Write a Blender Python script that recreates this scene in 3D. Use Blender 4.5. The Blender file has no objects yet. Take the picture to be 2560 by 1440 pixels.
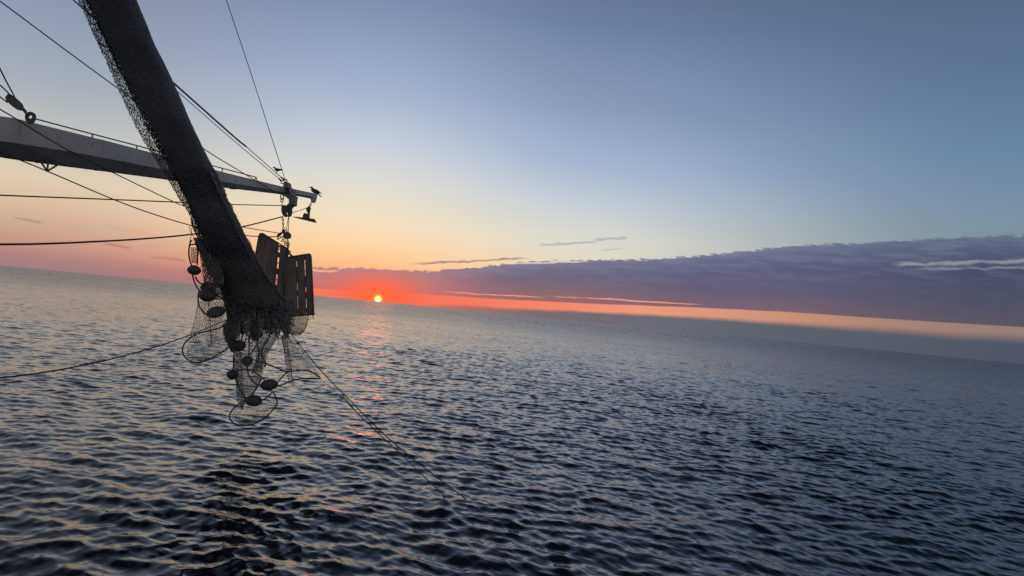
import bpy, math, random
import numpy as np
from mathutils import Vector, Matrix

S = bpy.context.scene
COL = S.collection
R = math.radians
rng = random.Random(11)
nrg = np.random.default_rng(5)

# ---------------------------------------------------------------- camera
F_PX = 1862.0                       # focal length in photo pixels (2560 wide)
CAM_Z = 4.0
_up = Vector((0.0965, 1.0, -0.0357)).normalized()      # world up in camera axes: the horizon tilts about 5.5 degrees
_f = Vector((0, 0, -1))
_y = (_f - _f.dot(_up) * _up).normalized()
_x = _y.cross(_up)
M3 = Matrix((_x, _y, _up))
cd = bpy.data.cameras.new('camera')
cam = bpy.data.objects.new('camera', cd)
COL.objects.link(cam)
cam.matrix_world = Matrix.Translation((0, 0, CAM_Z)) @ M3.to_4x4()
cd.sensor_width = 36.0
cd.lens = 36.0 * F_PX / 2560.0
cd.clip_start = 0.1
cd.clip_end = 60000.0
S.camera = cam
S.render.engine = 'CYCLES'
S.view_settings.view_transform = 'Standard'
S.view_settings.look = 'None'
S.view_settings.exposure = 0.0
S.view_settings.gamma = 1.0
S.view_settings.use_curve_mapping = False
S.cycles.use_denoising = False
S.cycles.max_bounces = 6
S.cycles.transparent_max_bounces = 12
S.cycles.sample_clamp_indirect = 4.0
S.cycles.sample_clamp_direct = 12.0


def ray(px, py):
    return M3 @ Vector(((px - 1280) / F_PX, -(py - 720) / F_PX, -1.0))


def P(px, py, D):
    """world point seen at photo pixel (px, py) at depth D metres along the view axis"""
    return Vector((0, 0, CAM_Z)) + ray(px, py) * D


def azel(px, py):
    v = ray(px, py).normalized()
    return math.degrees(math.atan2(v.x, v.y)), math.degrees(math.asin(v.z))


def lin(c):
    return tuple(((v / 255) / 12.92 if v / 255 <= .04045 else ((v / 255 + .055) / 1.055) ** 2.4) for v in c)


SUN_AZ, SUN_EL = azel(945, 748)

# ---------------------------------------------------------------- sky (world)
W = bpy.data.worlds.new('World')
S.world = W
W.use_nodes = True
NT = W.node_tree
NT.nodes.clear()


class G:
    """tiny node-graph writer"""
    def __init__(s, nt): s.nt = nt
    def n(s, t): return s.nt.nodes.new(t)
    def put(s, sock, v):
        if hasattr(v, 'is_linked') or hasattr(v, 'links'): s.nt.links.new(v, sock)
        elif isinstance(v, (tuple, list)) and len(v) == 3 and sock.type == 'RGBA': sock.default_value = (*v, 1)
        else: sock.default_value = v
    def m(s, op, a, b=None, c=None, clamp=False):
        n = s.n('ShaderNodeMath'); n.operation = op; n.use_clamp = clamp
        s.put(n.inputs[0], a)
        if b is not None: s.put(n.inputs[1], b)
        if c is not None: s.put(n.inputs[2], c)
        return n.outputs[0]
    def ss(s, v, a, b, lo=0.0, hi=1.0, kind='SMOOTHSTEP'):
        n = s.n('ShaderNodeMapRange'); n.interpolation_type = kind; n.clamp = True
        s.put(n.inputs[0], v); s.put(n.inputs[1], a); s.put(n.inputs[2], b); s.put(n.inputs[3], lo); s.put(n.inputs[4], hi)
        return n.outputs[0]
    def mix(s, f, a, b, mode='MIX'):
        n = s.n('ShaderNodeMix'); n.data_type = 'RGBA'; n.blend_type = mode; n.clamp_factor = True
        s.put(n.inputs[0], f); s.put(n.inputs[6], a); s.put(n.inputs[7], b)
        return n.outputs[2]
    def ramp(s, f, stops, interp='LINEAR'):
        n = s.n('ShaderNodeValToRGB'); r = n.color_ramp; r.interpolation = interp
        while len(r.elements) > 1: r.elements.remove(r.elements[-1])
        for i, (p, c) in enumerate(stops):
            e = r.elements[0] if i == 0 else r.elements.new(p)
            e.position = p; e.color = (*c, 1)
        s.put(n.inputs[0], f)
        return n.outputs[0]
    def xyz(s, x, y, z=0.0):
        n = s.n('ShaderNodeCombineXYZ'); s.put(n.inputs[0], x); s.put(n.inputs[1], y); s.put(n.inputs[2], z)
        return n.outputs[0]
    def noise(s, v, scale=1.0, detail=3.0, rough=.55, out=0):
        n = s.n('ShaderNodeTexNoise'); s.put(n.inputs['Vector'], v)
        n.inputs['Scale'].default_value = scale; n.inputs['Detail'].default_value = detail; n.inputs['Roughness'].default_value = rough
        return n.outputs[out]


g = G(NT)
tc = g.n('ShaderNodeTexCoord')
sp = g.n('ShaderNodeSeparateXYZ'); g.put(sp.inputs[0], tc.outputs['Generated'])
el = g.m('MULTIPLY', g.m('ARCSINE', sp.outputs[2]), 57.29578)
az = g.m('MULTIPLY', g.m('ARCTAN2', sp.outputs[0], sp.outputs[1]), 57.29578)

EL_MAX = 40.0
elf = g.m('DIVIDE', el, EL_MAX, clamp=True)


def column(stops):
    return g.ramp(elf, [(e / EL_MAX, lin(c)) for e, c in stops])


cL = column([(0, (168, 128, 130)), (.8, (186, 136, 130)), (2, (200, 154, 138)), (4, (215, 186, 160)), (6, (221, 204, 180)),
             (9, (190, 193, 190)), (12, (164, 173, 184)), (16, (146, 156, 178)), (24, (114, 122, 140)), (40, (54, 56, 64))])
cS = column([(0, (236, 110, 88)), (1.2, (240, 150, 112)), (2.4, (250, 190, 140)), (3.2, (253, 206, 152)), (4.2, (252, 216, 168)), (6, (240, 224, 192)),
             (9, (220, 219, 213)), (12, (194, 204, 217)), (16, (160, 175, 202)), (22, (122, 140, 176)), (30, (92, 101, 121)), (40, (50, 53, 62))])
cM = column([(0, (215, 170, 140)), (3, (228, 208, 176)), (5, (224, 218, 200)), (6.5, (217, 217, 208)), (9, (194, 204, 214)),
             (12, (164, 181, 207)), (16, (138, 155, 190)), (22, (107, 126, 163)), (30, (82, 92, 113)), (40, (45, 49, 58))])
cR = column([(0, (140, 130, 135)), (4, (135, 145, 152)), (8.5, (124, 145, 158)), (10, (120, 142, 164)), (13, (107, 134, 167)),
             (17, (97, 121, 156)), (22, (86, 106, 140)), (30, (62, 72, 92)), (40, (34, 38, 46))])
cB = column([(0, (130, 122, 126)), (5, (166, 160, 162)), (15, (164, 163, 168)), (40, (116, 121, 132))])
sky = g.mix(g.ss(az, -33, -11), cL, cS)
sky = g.mix(g.ss(az, -11.5, 6), sky, cM)
sky = g.mix(g.ss(az, 3, 34), sky, cR)
sky = g.mix(g.ss(az, 36, 95), sky, cB)
sky = g.mix(g.ss(az, -38, -100), sky, cB)

# a low share of the physical sky on top of the measured twilight gradient
nish = g.n('ShaderNodeTexSky'); nish.sky_type = 'NISHITA'; nish.sun_disc = False
nish.sun_elevation = R(SUN_EL); nish.sun_rotation = R(SUN_AZ); nish.air_density = 1.0; nish.dust_density = 2.0
# -- cloud bank
azf = g.m('DIVIDE', g.m('ADD', az, 60.0), 120.0, clamp=True)


def curve(pts, sc=10.0):
    r = g.ramp(azf, [((a + 60) / 120, (v / sc,) * 3) for a, v in pts])
    return g.m('MULTIPLY', r, sc)


nv = g.xyz(g.m('MULTIPLY', az, 0.55), g.m('MULTIPLY', el, 1.9))
n_fine = g.m('SUBTRACT', g.noise(nv, 2.6, 5, .62), .5)
n_big = g.m('SUBTRACT', g.noise(nv, .45, 3, .5), .5)
top = curve([(-32, 0.4), (-20, 1.35), (-14.5, 2.15), (-10, 2.5), (-6, 2.75), (-2, 3.55), (1.5, 4.3), (6.5, 4.78), (11, 5.25), (15.3, 5.95),
             (20.9, 6.95), (27, 7.55), (34.3, 8.2), (45, 8.6), (60, 5.0)])
topn = g.m('ADD', top, g.m('ADD', g.m('MULTIPLY', n_fine, .8), g.m('MULTIPLY', n_big, .22)))
bot = curve([(-20, .3), (-10, .75), (-5.5, .92), (0, 1.12), (7, 1.45), (13, 1.8), (20, 2.08), (34, 2.3), (60, 2.4)])
botn = g.m('ADD', bot, g.m('MULTIPLY', n_big, .10))
haz = curve([(-14, -.3), (-8, .02), (-5.5, .2), (0, .46), (8, .86), (16, 1.14), (34, 1.46), (60, 1.4)])
hazn = g.m('ADD', haz, g.m('MULTIPLY', n_big, .30))
m_top = g.ss(el, g.m('ADD', topn, .05), g.m('SUBTRACT', topn, .09))
m_bot = g.ss(el, g.m('SUBTRACT', botn, .05), g.m('ADD', botn, .06))
fadeL = g.ss(az, -26, -13)
bank = g.m('MULTIPLY', g.m('MULTIPLY', m_top, m_bot), fadeL)
t = g.m('DIVIDE', g.m('SUBTRACT', el, bot), g.m('SUBTRACT', top, bot), clamp=True)


def tcol(stops):
    return g.ramp(t, [(p, lin(c)) for p, c in stops])


bA = tcol([(0, (176, 112, 112)), (.35, (172, 118, 122)), (.8, (160, 120, 132)), (1, (150, 124, 138))])
bM = tcol([(0, (152, 104, 106)), (.25, (132, 104, 114)), (.6, (105, 101, 126)), (1, (117, 116, 142))])
bC = tcol([(0, (124, 98, 112)), (.3, (98, 93, 118)), (.65, (92, 93, 122)), (.9, (100, 106, 136)), (1, (116, 122, 148))])
bR = tcol([(0, (90, 84, 98)), (.3, (76, 80, 102)), (.6, (70, 76, 104)), (.85, (82, 92, 118)), (1, (94, 106, 128))])
bank_c = g.mix(g.ss(az, -10, 2), bA, bM)
bank_c = g.mix(g.ss(az, 2, 16), bank_c, bC)
bank_c = g.mix(g.ss(az, 16, 34), bank_c, bR)
n_tex = g.noise(g.xyz(g.m('MULTIPLY', az, .25), g.m('MULTIPLY', el, 1.6)), 1.3, 5, .6)
bank_c = g.mix(g.m('MULTIPLY', g.ss(n_tex, .42, .66), g.ss(t, .25, .9, .06, .48)), bank_c, g.mix(.5, bank_c, lin((140, 146, 166))))
# -- lit gap under the bank, then the grey haze layer on the horizon
gap = g.ramp(azf, [((a + 60) / 120, lin(c)) for a, c in [(-34, (186, 140, 134)), (-20, (232, 140, 112)), (-10, (246, 112, 84)), (-3, (246, 122, 98)), (2, (244, 132, 108)),
      (10, (238, 152, 122)), (19, (204, 148, 124)), (27, (166, 131, 117)), (34, (148, 126, 120)), (60, (120, 108, 112))]])
low = g.ramp(azf, [((a + 60) / 120, lin(c)) for a, c in [(-34, (160, 125, 128)), (-14, (176, 122, 126)), (-4, (170, 110, 104)), (2, (124, 108, 114)), (10, (105, 107, 118)),
      (20, (92, 98, 108)), (34, (80, 86, 103)), (60, (80, 82, 94))]])
m_gap = g.m('MULTIPLY', g.ss(el, g.m('ADD', botn, .3), botn), g.ss(az, -24, -10))
sky = g.mix(m_gap, sky, gap)
m_low = g.ss(el, g.m('ADD', hazn, g.ss(az, 5, 34, .16, .5)), g.m('SUBTRACT', hazn, g.ss(az, 5, 34, .14, .35)))
sky = g.mix(g.m('MULTIPLY', m_low, g.ss(az, -12, -3)), sky, low)
sky = g.mix(g.m('MULTIPLY', g.ss(el, 1.6, .1), g.ss(az, -14, -22, 0, .75)), sky, low)
sky = g.mix(bank, sky, bank_c)


def streak(p0, p1, thick, color, amt=1.0, nscale=1.0, cut=.42, endsoft=.18):
    """a thin torn cloud (or gap) laid between two sky directions"""
    global sky
    a0, e0 = azel(*p0); a1, e1 = azel(*p1)
    L = math.hypot(a1 - a0, e1 - e0)
    cx, sx = (a1 - a0) / L, (e1 - e0) / L
    da = g.m('SUBTRACT', az, a0); de = g.m('SUBTRACT', el, e0)
    u = g.m('DIVIDE', g.m('ADD', g.m('MULTIPLY', da, cx), g.m('MULTIPLY', de, sx)), L)
    v = g.m('SUBTRACT', g.m('MULTIPLY', de, cx), g.m('MULTIPLY', da, sx))
    nz = g.noise(g.xyz(g.m('MULTIPLY', az, 1.1 * nscale), g.m('MULTIPLY', el, 4.5 * nscale), a0), 1.0, 5, .65)
    nd = g.noise(g.xyz(g.m('MULTIPLY', az, .6 * nscale), g.m('MULTIPLY', el, 1.0), a0 + 9.0), 1.3, 4, .6)
    v = g.m('ADD', v, g.m('MULTIPLY', g.m('SUBTRACT', nd, .5), thick * 3.6))
    w = g.m('MULTIPLY', g.ss(u, -.02, endsoft), g.ss(u, 1.02, 1 - endsoft))
    w = g.m('MULTIPLY', w, g.ss(g.m('ABSOLUTE', v), thick, thick * .15))
    w = g.m('MULTIPLY', w, g.ss(nz, cut - .16, cut + .08))
    sky = g.mix(g.m('MULTIPLY', w, amt), sky, lin(color))


streak((1020, 660), (1330, 646), .14, (136, 114, 132), .85, cut=.38)          # dark finger over the bank's left end
streak((1010, 667), (1262, 652), .13, (252, 206, 160), .9, cut=.36)           # clear gap under it
streak((1000, 675), (1130, 669), .09, (250, 196, 152), .85, cut=.36)
streak((1240, 660), (1480, 654), .10, (222, 212, 198), .85, cut=.38)
streak((1180, 655), (1330, 651), .08, (250, 214, 174), .8, cut=.36)
streak((770, 676), (850, 679), .12, (250, 190, 140), .9, cut=.3)
streak((1100, 729), (1370, 744), .07, (250, 150, 122), .9, cut=.38)           # glowing slits over the lit gap
streak((1360, 739), (1700, 760), .07, (244, 160, 132), .65, cut=.42)
streak((1480, 745), (1760, 762), .06, (246, 176, 146), .75, cut=.40)
streak((2230, 660), (2680, 648), .16, (150, 158, 164), .75, nscale=.9, cut=.42, endsoft=.08)
streak((2270, 672), (2640, 668), .12, (140, 148, 160), .6, nscale=1.1)
streak((1340, 612), (1500, 604), .16, (170, 174, 180), .75, cut=.38)
streak((1480, 601), (1575, 594), .16, (168, 174, 182), .8, cut=.38)
streak((1500, 625), (1560, 622), .08, (178, 182, 184), .7, cut=.36)
streak((30, 544), (110, 556), .14, (168, 140, 134), .75, cut=.36)
streak((255, 611), (330, 620), .16, (180, 130, 122), .8, cut=.34)
streak((370, 640), (470, 655), .18, (182, 132, 126), .7, cut=.34)
streak((240, 560), (420, 596), .18, (206, 168, 142), .35, cut=.4)

# -- red glow in the cloud round the sun, and the disc
dA = g.m('SUBTRACT', az, SUN_AZ); dE = g.m('SUBTRACT', el, SUN_EL)


def gauss(sa, se, de0=0.0):
    q = g.m('ADD', g.m('POWER', g.m('ABSOLUTE', g.m('DIVIDE', dA, sa)), 2.0), g.m('POWER', g.m('ABSOLUTE', g.m('DIVIDE', g.m('SUBTRACT', dE, de0), se)), 2.0))
    return g.m('EXPONENT', g.m('MULTIPLY', q, -1.0))


below = g.ss(el, g.m('ADD', topn, .25), g.m('SUBTRACT', topn, .5))
sky = g.mix(g.m('MULTIPLY', g.m('MULTIPLY', gauss(3.5, 1.6, .25), below), .86), sky, lin((248, 98, 84)))
sky = g.mix(g.m('MULTIPLY', g.m('MULTIPLY', gauss(2.3, 1.1, .2), below), .9), sky, lin((255, 86, 50)))
sky = g.mix(g.m('MULTIPLY', gauss(5.5, 3.0, 1.0), .18), sky, lin((255, 150, 110)))
sky = g.mix(g.m('MULTIPLY', gauss(1.15, .85), .85), sky, (1.05, .17, .035))
rr = g.m('SQRT', g.m('ADD', g.m('MULTIPLY', dA, dA), g.m('MULTIPLY', dE, dE)))
sky = g.mix(g.ss(rr, .50, .20, 0, 1), sky, (1.0, .40, .05))
sky = g.mix(g.ss(rr, .31, .12), sky, (2.0, 1.5, .62))
# under the horizon (never seen: the sea covers it)
sky = g.mix(g.ss(el, -.05, -1.0), sky, lin((40, 46, 58)))
tot = g.mix(1.0, sky, g.mix(1.0, nish.outputs[0], (.004, .004, .004), 'MULTIPLY'), 'ADD')
bg = g.n('ShaderNodeBackground'); g.put(bg.inputs[0], tot); bg.inputs[1].default_value = 1.0
wo = g.n('ShaderNodeOutputWorld'); NT.links.new(bg.outputs[0], wo.inputs[0])
W.cycles.sampling_method = 'MANUAL'; W.cycles.sample_map_resolution = 512

# ---------------------------------------------------------------- sun lamp
sl = bpy.data.lights.new('sun', 'SUN')
sun = bpy.data.objects.new('sun', sl); COL.objects.link(sun)
sl.energy = SUN_E = 0.013
sl.angle = R(2.8)          # a sun blurred by thick haze on the horizon
sl.color = (1.0, .17, .11)
sd = Vector((math.sin(R(SUN_AZ)) * math.cos(R(SUN_EL)), math.cos(R(SUN_AZ)) * math.cos(R(SUN_EL)), math.sin(R(SUN_EL))))
sun.rotation_euler = sd.to_track_quat('Z', 'Y').to_euler()

# ---------------------------------------------------------------- water


def material(name):
    m = bpy.data.materials.new(name); m.use_nodes = True
    m.node_tree.nodes.clear()
    return m, G(m.node_tree)


def water_material():
    m, q = material('sea_water')
    geo = q.n('ShaderNodeNewGeometry')
    pos = geo.outputs['Position']
    s3 = q.n('ShaderNodeSeparateXYZ'); q.put(s3.inputs[0], pos)
    dist = q.m('SQRT', q.m('ADD', q.m('MULTIPLY', s3.outputs[0], s3.outputs[0]), q.m('MULTIPLY', s3.outputs[1], s3.outputs[1])))

    def slope(scale, sx, sy, det):
        v = q.xyz(q.m('MULTIPLY', s3.outputs[0], sx), q.m('MULTIPLY', s3.outputs[1], sy))
        c = q.noise(v, scale, det, .5, out=1)
        vm = q.n('ShaderNodeVectorMath'); vm.operation = 'SUBTRACT'; q.put(vm.inputs[0], c); vm.inputs[1].default_value = (.5, .5, .5)
        return vm.outputs[0]

    def scaled(v, k):
        vm = q.n('ShaderNodeVectorMath'); vm.operation = 'SCALE'; q.put(vm.inputs[0], v); q.put(vm.inputs['Scale'], k)
        return vm.outputs[0]

    def addv(a, b):
        vm = q.n('ShaderNodeVectorMath'); vm.operation = 'ADD'; q.put(vm.inputs[0], a); q.put(vm.inputs[1], b)
        return vm.outputs[0]
    patch = q.ss(q.noise(pos, .035, 2, .5), .35, .65, .55, 1.25)
    fine = scaled(slope(9.0, .8, 1.0, 2), q.m('MULTIPLY', patch, q.ss(dist, 12, 110, .13, .45)))
    mid = scaled(slope(2.2, .7, 1.0, 3), q.m('MULTIPLY', patch, q.ss(dist, 80, 350, .10, 1.0)))
    wide = scaled(slope(.5, .6, 1.0, 3), q.ss(dist, 200, 600, 0.0, 1.9))
    tot = addv(addv(fine, mid), wide)
    sxy = q.n('ShaderNodeVectorMath'); sxy.operation = 'MULTIPLY'; q.put(sxy.inputs[0], tot); sxy.inputs[1].default_value = (1, 1, 0)
    nn = addv(geo.outputs['Normal'], sxy.outputs[0])
    nm = q.n('ShaderNodeVectorMath'); nm.operation = 'NORMALIZE'; q.put(nm.inputs[0], nn)
    b = q.n('ShaderNodeBsdfPrincipled')
    b.inputs['Base Color'].default_value = (.004, .008, .014, 1)
    q.put(b.inputs['Roughness'], q.ss(dist, 10, 300, .07, .22))
    b.inputs['IOR'].default_value = 1.333
    q.put(b.inputs['Normal'], nm.outputs[0])
    o = q.n('ShaderNodeOutputMaterial'); q.nt.links.new(b.outputs[0], o.inputs[0])
    return m


def build_water():
    d = [.6, 1.2, 2.0, 3.0, 4.0, 5.0, 6.0, 7.0]
    while d[-1] < 420: d.append(d[-1] * (1.0019 if d[-1] < 70 else 1.0028))
    while d[-1] < 40000: d.append(d[-1] * 1.05)
    d = np.array(d + [60000.0])
    fine = np.arange(-39, 39.001, .09)
    coarse = np.concatenate([np.arange(39.5, 60, .5), np.arange(60, 180, 3.0), [180.0]])
    a = np.radians(np.concatenate([-coarse[::-1], fine, coarse]))
    a = a[:-1]                                        # 180 closes on -180
    nr, na = len(d), len(a)
    X = (d[:, None] * np.sin(a)[None]).astype(np.float32); Y = (d[:, None] * np.cos(a)[None]).astype(np.float32)
    step = np.gradient(d)
    step = np.maximum(step, d * R(.09))[:, None].astype(np.float32)
    Z = np.zeros_like(X); DX = np.zeros_like(X); DY = np.zeros_like(X)
    nw = 140
    patch = np.ones_like(X)                           # gusts: ripples stronger here, weaker there
    for l in (9, 14, 23, 37, 60):
        an = nrg.uniform(0, 6.28); patch += .085 * np.sin(6.283 / l * (X * math.cos(an) + Y * math.sin(an)) + nrg.uniform(0, 6.28))
    patch = np.clip(patch, .6, 1.4)
    lam = np.geomspace(.13, 20, nw)
    for i, l in enumerate(lam):
        l *= nrg.uniform(.95, 1.05)
        if nrg.random() < .55: ang = math.atan2(-1, -.35) + nrg.normal(0, .55)
        else: ang = math.atan2(.25, 1) + nrg.normal(0, .5)
        k = 2 * math.pi / l
        # slope per component; the total mean square slope sets how choppy the sea is
        sl_ = .027 * (max(.5, l / .34) if l < .34 else 1.0) * (1.0 if l < .75 else (.75 / l) ** .66) * (1.0 if l < 6 else 6 / l) * nrg.uniform(.5, 1.4) * 1.0
        amp = sl_ / k
        rows = np.nonzero(step[:, 0] * 1.7 < l)[0]
        if len(rows) == 0: continue
        r1 = rows[-1] + 1
        fade = np.clip((l / step[:r1] - 1.7) / 1.8, 0, 1)
        ph = k * (math.cos(ang) * X[:r1] + math.sin(ang) * Y[:r1]) + nrg.uniform(0, 6.283)
        if l < 1.2: fade = fade * patch[:r1]
        c = np.cos(ph) * amp * fade; s_ = np.sin(ph) * amp * fade
        Z[:r1] += c
        DX[:r1] -= math.cos(ang) * s_ * .9; DY[:r1] -= math.sin(ang) * s_ * .9
    X += DX; Y += DY
    co = np.stack([X, Y, Z], -1).reshape(-1, 3)
    i = np.arange(nr - 1)[:, None] * na; j = np.arange(na)[None]; j2 = (j + 1) % na
    q = np.stack([i + j, i + na + j, i + na + j2, i + j2], -1).reshape(-1, 4)
    me = bpy.data.meshes.new('water')
    me.vertices.add(len(co)); me.vertices.foreach_set('co', co.astype(np.float32).ravel())
    me.loops.add(q.size); me.loops.foreach_set('vertex_index', q.astype(np.int32)[:, ::-1].ravel())
    me.polygons.add(len(q)); me.polygons.foreach_set('loop_start', np.arange(len(q), dtype=np.int32) * 4)
    me.polygons.foreach_set('use_smooth', np.ones(len(q), dtype=bool))
    me.update(calc_edges=True)
    o = bpy.data.objects.new('water', me); COL.objects.link(o)
    me.materials.append(water_material())
    o['kind'] = 'structure'
    o['label'] = 'dark rippled open sea reflecting the sunset sky'
    return o


build_water()

# ---------------------------------------------------------------- mesh helpers
from mathutils import noise as mnoise


class MB:
    """collects shapes in world space and links them as ONE mesh object"""
    def __init__(s): s.v = []; s.f = []; s.sm = []

    def add(s, vs, fs, smooth=True):
        o = len(s.v); s.v += [Vector(p) for p in vs]
        s.f += [tuple(i + o for i in f) for f in fs]; s.sm += [smooth] * len(fs)

    def loft(s, rings, closed_ends=True, smooth=True):
        n = len(rings[0]); vs = [p for r in rings for p in r]; fs = []
        for i in range(len(rings) - 1):
            for j in range(n):
                k = (j + 1) % n
                fs.append((i * n + j, i * n + k, (i + 1) * n + k, (i + 1) * n + j))
        if closed_ends:
            fs.append(tuple(range(n - 1, -1, -1))); fs.append(tuple((len(rings) - 1) * n + j for j in range(n)))
        s.add(vs, fs, smooth)

    def tube(s, pts, r, n=6, smooth=True):
        pts = [Vector(p) for p in pts]
        rs = r if isinstance(r, (list, tuple)) else [r] * len(pts)
        ref = None; rings = []
        for i, p in enumerate(pts):
            d = (pts[min(i + 1, len(pts) - 1)] - pts[max(i - 1, 0)])
            if d.length < 1e-9: d = Vector((0, 0, 1))
            d.normalize()
            if ref is None:
                ref = d.orthogonal().normalized()
            ref = (ref - ref.dot(d) * d)
            ref = ref.normalized() if ref.length > 1e-6 else d.orthogonal().normalized()
            b = d.cross(ref)
            rings.append([p + (ref * math.cos(2 * math.pi * k / n) + b * math.sin(2 * math.pi * k / n)) * rs[i] for k in range(n)])
        s.loft(rings, True, smooth)

    def ring(s, c, ax, R_, r, stretch=None, n=14, m=6):
        """torus round axis ax; stretch = (direction, factor)"""
        ax = Vector(ax).normalized(); u = ax.orthogonal().normalized()
        if stretch: u = (stretch[0] - stretch[0].dot(ax) * ax).normalized()
        w = ax.cross(u); k = stretch[1] if stretch else 1.0
        vs = []; fs = []
        for i in range(n):
            a = 2 * math.pi * i / n
            e = u * math.cos(a) * k + w * math.sin(a)
            er = (u * math.cos(a) / k + w * math.sin(a)).normalized() if stretch else e
            for j in range(m):
                t = 2 * math.pi * j / m
                vs.append(Vector(c) + e * R_ + er * r * math.cos(t) + ax * r * math.sin(t))
        for i in range(n):
            for j in range(m):
                fs.append((i * m + j, ((i + 1) % n) * m + j, ((i + 1) % n) * m + (j + 1) % m, i * m + (j + 1) % m))
        s.add(vs, fs)

    def chain(s, pts, link, r):
        """links laid along a polyline, every other one turned a quarter"""
        pts = [Vector(p) for p in pts]
        acc = [0.0]
        for a, b in zip(pts, pts[1:]): acc.append(acc[-1] + (b - a).length)
        n = max(1, int(acc[-1] / (link * .78)))
        for i in range(n):
            t = (i + .5) / n * acc[-1]
            k = max(j for j in range(len(acc) - 1) if acc[j] <= t)
            d = (pts[k + 1] - pts[k]).normalized()
            c = pts[k] + d * (t - acc[k])
            o = d.orthogonal().normalized()
            o = Matrix.Rotation(.5 + (i % 2) * math.pi / 2, 3, d) @ o
            s.ring(c, o, link * .30, r, (d, 1.7), 12, 5)

    def ell(s, c, ax, ra, rb, nu=18, nv=12, bump=0.0, seed=0.0):
        """ellipsoid: half length ra along ax, radius rb"""
        ax = Vector(ax).normalized(); u = ax.orthogonal().normalized(); w = ax.cross(u)
        rings = []
        for i in range(nv + 1):
            t = math.pi * (i + .02 if i == 0 else (i - .02 if i == nv else i)) / nv
            q = []
            for j in range(nu):
                a = 2 * math.pi * j / nu
                d = ax * -math.cos(t) * ra + (u * math.cos(a) + w * math.sin(a)) * math.sin(t) * rb
                if bump: d = d * (1 + bump * mnoise.noise(d * 9 + Vector((seed, seed, 0))))
                q.append(Vector(c) + d)
            rings.append(q)
        s.loft(rings)

    def prism(s, outline, thick, away, bevel=0.0):
        """flat plate: outline (world points) pushed along 'away' by its thickness, with a small bevel round the rim"""
        o = [Vector(p) for p in outline]
        n = len(o); a = Vector(away).normalized()
        c = sum(o, Vector()) / n
        b = min(bevel, thick * .3)
        if b > 0:
            ins = [p + (c - p).normalized() * b for p in o]
            rings = [[p for p in ins], [p + a * b for p in o], [p + a * (thick - b) for p in o], [p + a * thick for p in ins]]
        else:
            rings = [o, [p + a * thick for p in o]]
        s.loft(rings, True, False)

    def build(s, name, mat, parent=None, base=None):
        if base is None:
            base = Vector((sum(p.x for p in s.v) / len(s.v), sum(p.y for p in s.v) / len(s.v), min(p.z for p in s.v)))
        me = bpy.data.meshes.new(name)
        me.from_pydata([tuple(p - base) for p in s.v], [], s.f)
        me.polygons.foreach_set('use_smooth', s.sm)
        me.materials.append(mat); me.update()
        o = bpy.data.objects.new(name, me); COL.objects.link(o)
        if parent is not None:
            o.parent = parent; o.location = base - WORLD[parent.name]
            WORLD[o.name] = base
        else:
            o.location = base; WORLD[o.name] = base
        return o


WORLD = {}


def tag(o, label, cat, group=None, kind=None):
    o['label'] = label; o['category'] = cat
    if group: o['group'] = group
    if kind: o['kind'] = kind
    return o


def thing(name, label, cat, base, group=None):
    o = bpy.data.objects.new(name, None); COL.objects.link(o)
    o.empty_display_size = .2; o.location = base; WORLD[o.name] = Vector(base)
    return tag(o, label, cat, group)


def spline(pts, per=6):
    """Catmull-Rom through world points"""
    p = [Vector(q) for q in pts]
    if len(p) < 3: return p
    e = [p[0] * 2 - p[1]] + p + [p[-1] * 2 - p[-2]]
    out = []
    for i in range(1, len(e) - 2):
        for k in range(per):
            t = k / per
            a, b, c, d = e[i - 1], e[i], e[i + 1], e[i + 2]
            out.append(.5 * ((2 * b) + (c - a) * t + (2 * a - 5 * b + 4 * c - d) * t * t + (3 * b - a - 3 * c + d) * t ** 3))
    out.append(p[-1])
    return out


def pxline(px, D0, D1, per=6):
    """world points along photo points px, depth running evenly (as a straight line would) from D0 to D1"""
    acc = [0.0]
    for a, b in zip(px, px[1:]): acc.append(acc[-1] + math.hypot(b[0] - a[0], b[1] - a[1]))
    out = []
    for q, s_ in zip(px, acc):
        t = s_ / acc[-1]
        out.append(P(q[0], q[1], 1 / ((1 - t) / D0 + t / D1)))
    return spline(out, per)


def at_water(px, py, z=0.0):
    r = ray(px, py)
    return Vector((0, 0, CAM_Z)) + r * ((z - CAM_Z) / r.z)


FWD = Vector((0, 1, 0))


def plate(mb, px, D, thick, bevel=.006):
    o = [P(x, y, D) for x, y in px]
    mb.prism(o, thick, FWD, bevel)


def disc_px(cx, cy, rx, ry=None, n=18, a0=0.0):
    ry = ry or rx
    return [(cx + rx * math.cos(a0 + 2 * math.pi * k / n), cy + ry * math.sin(a0 + 2 * math.pi * k / n)) for k in range(n)]


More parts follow.
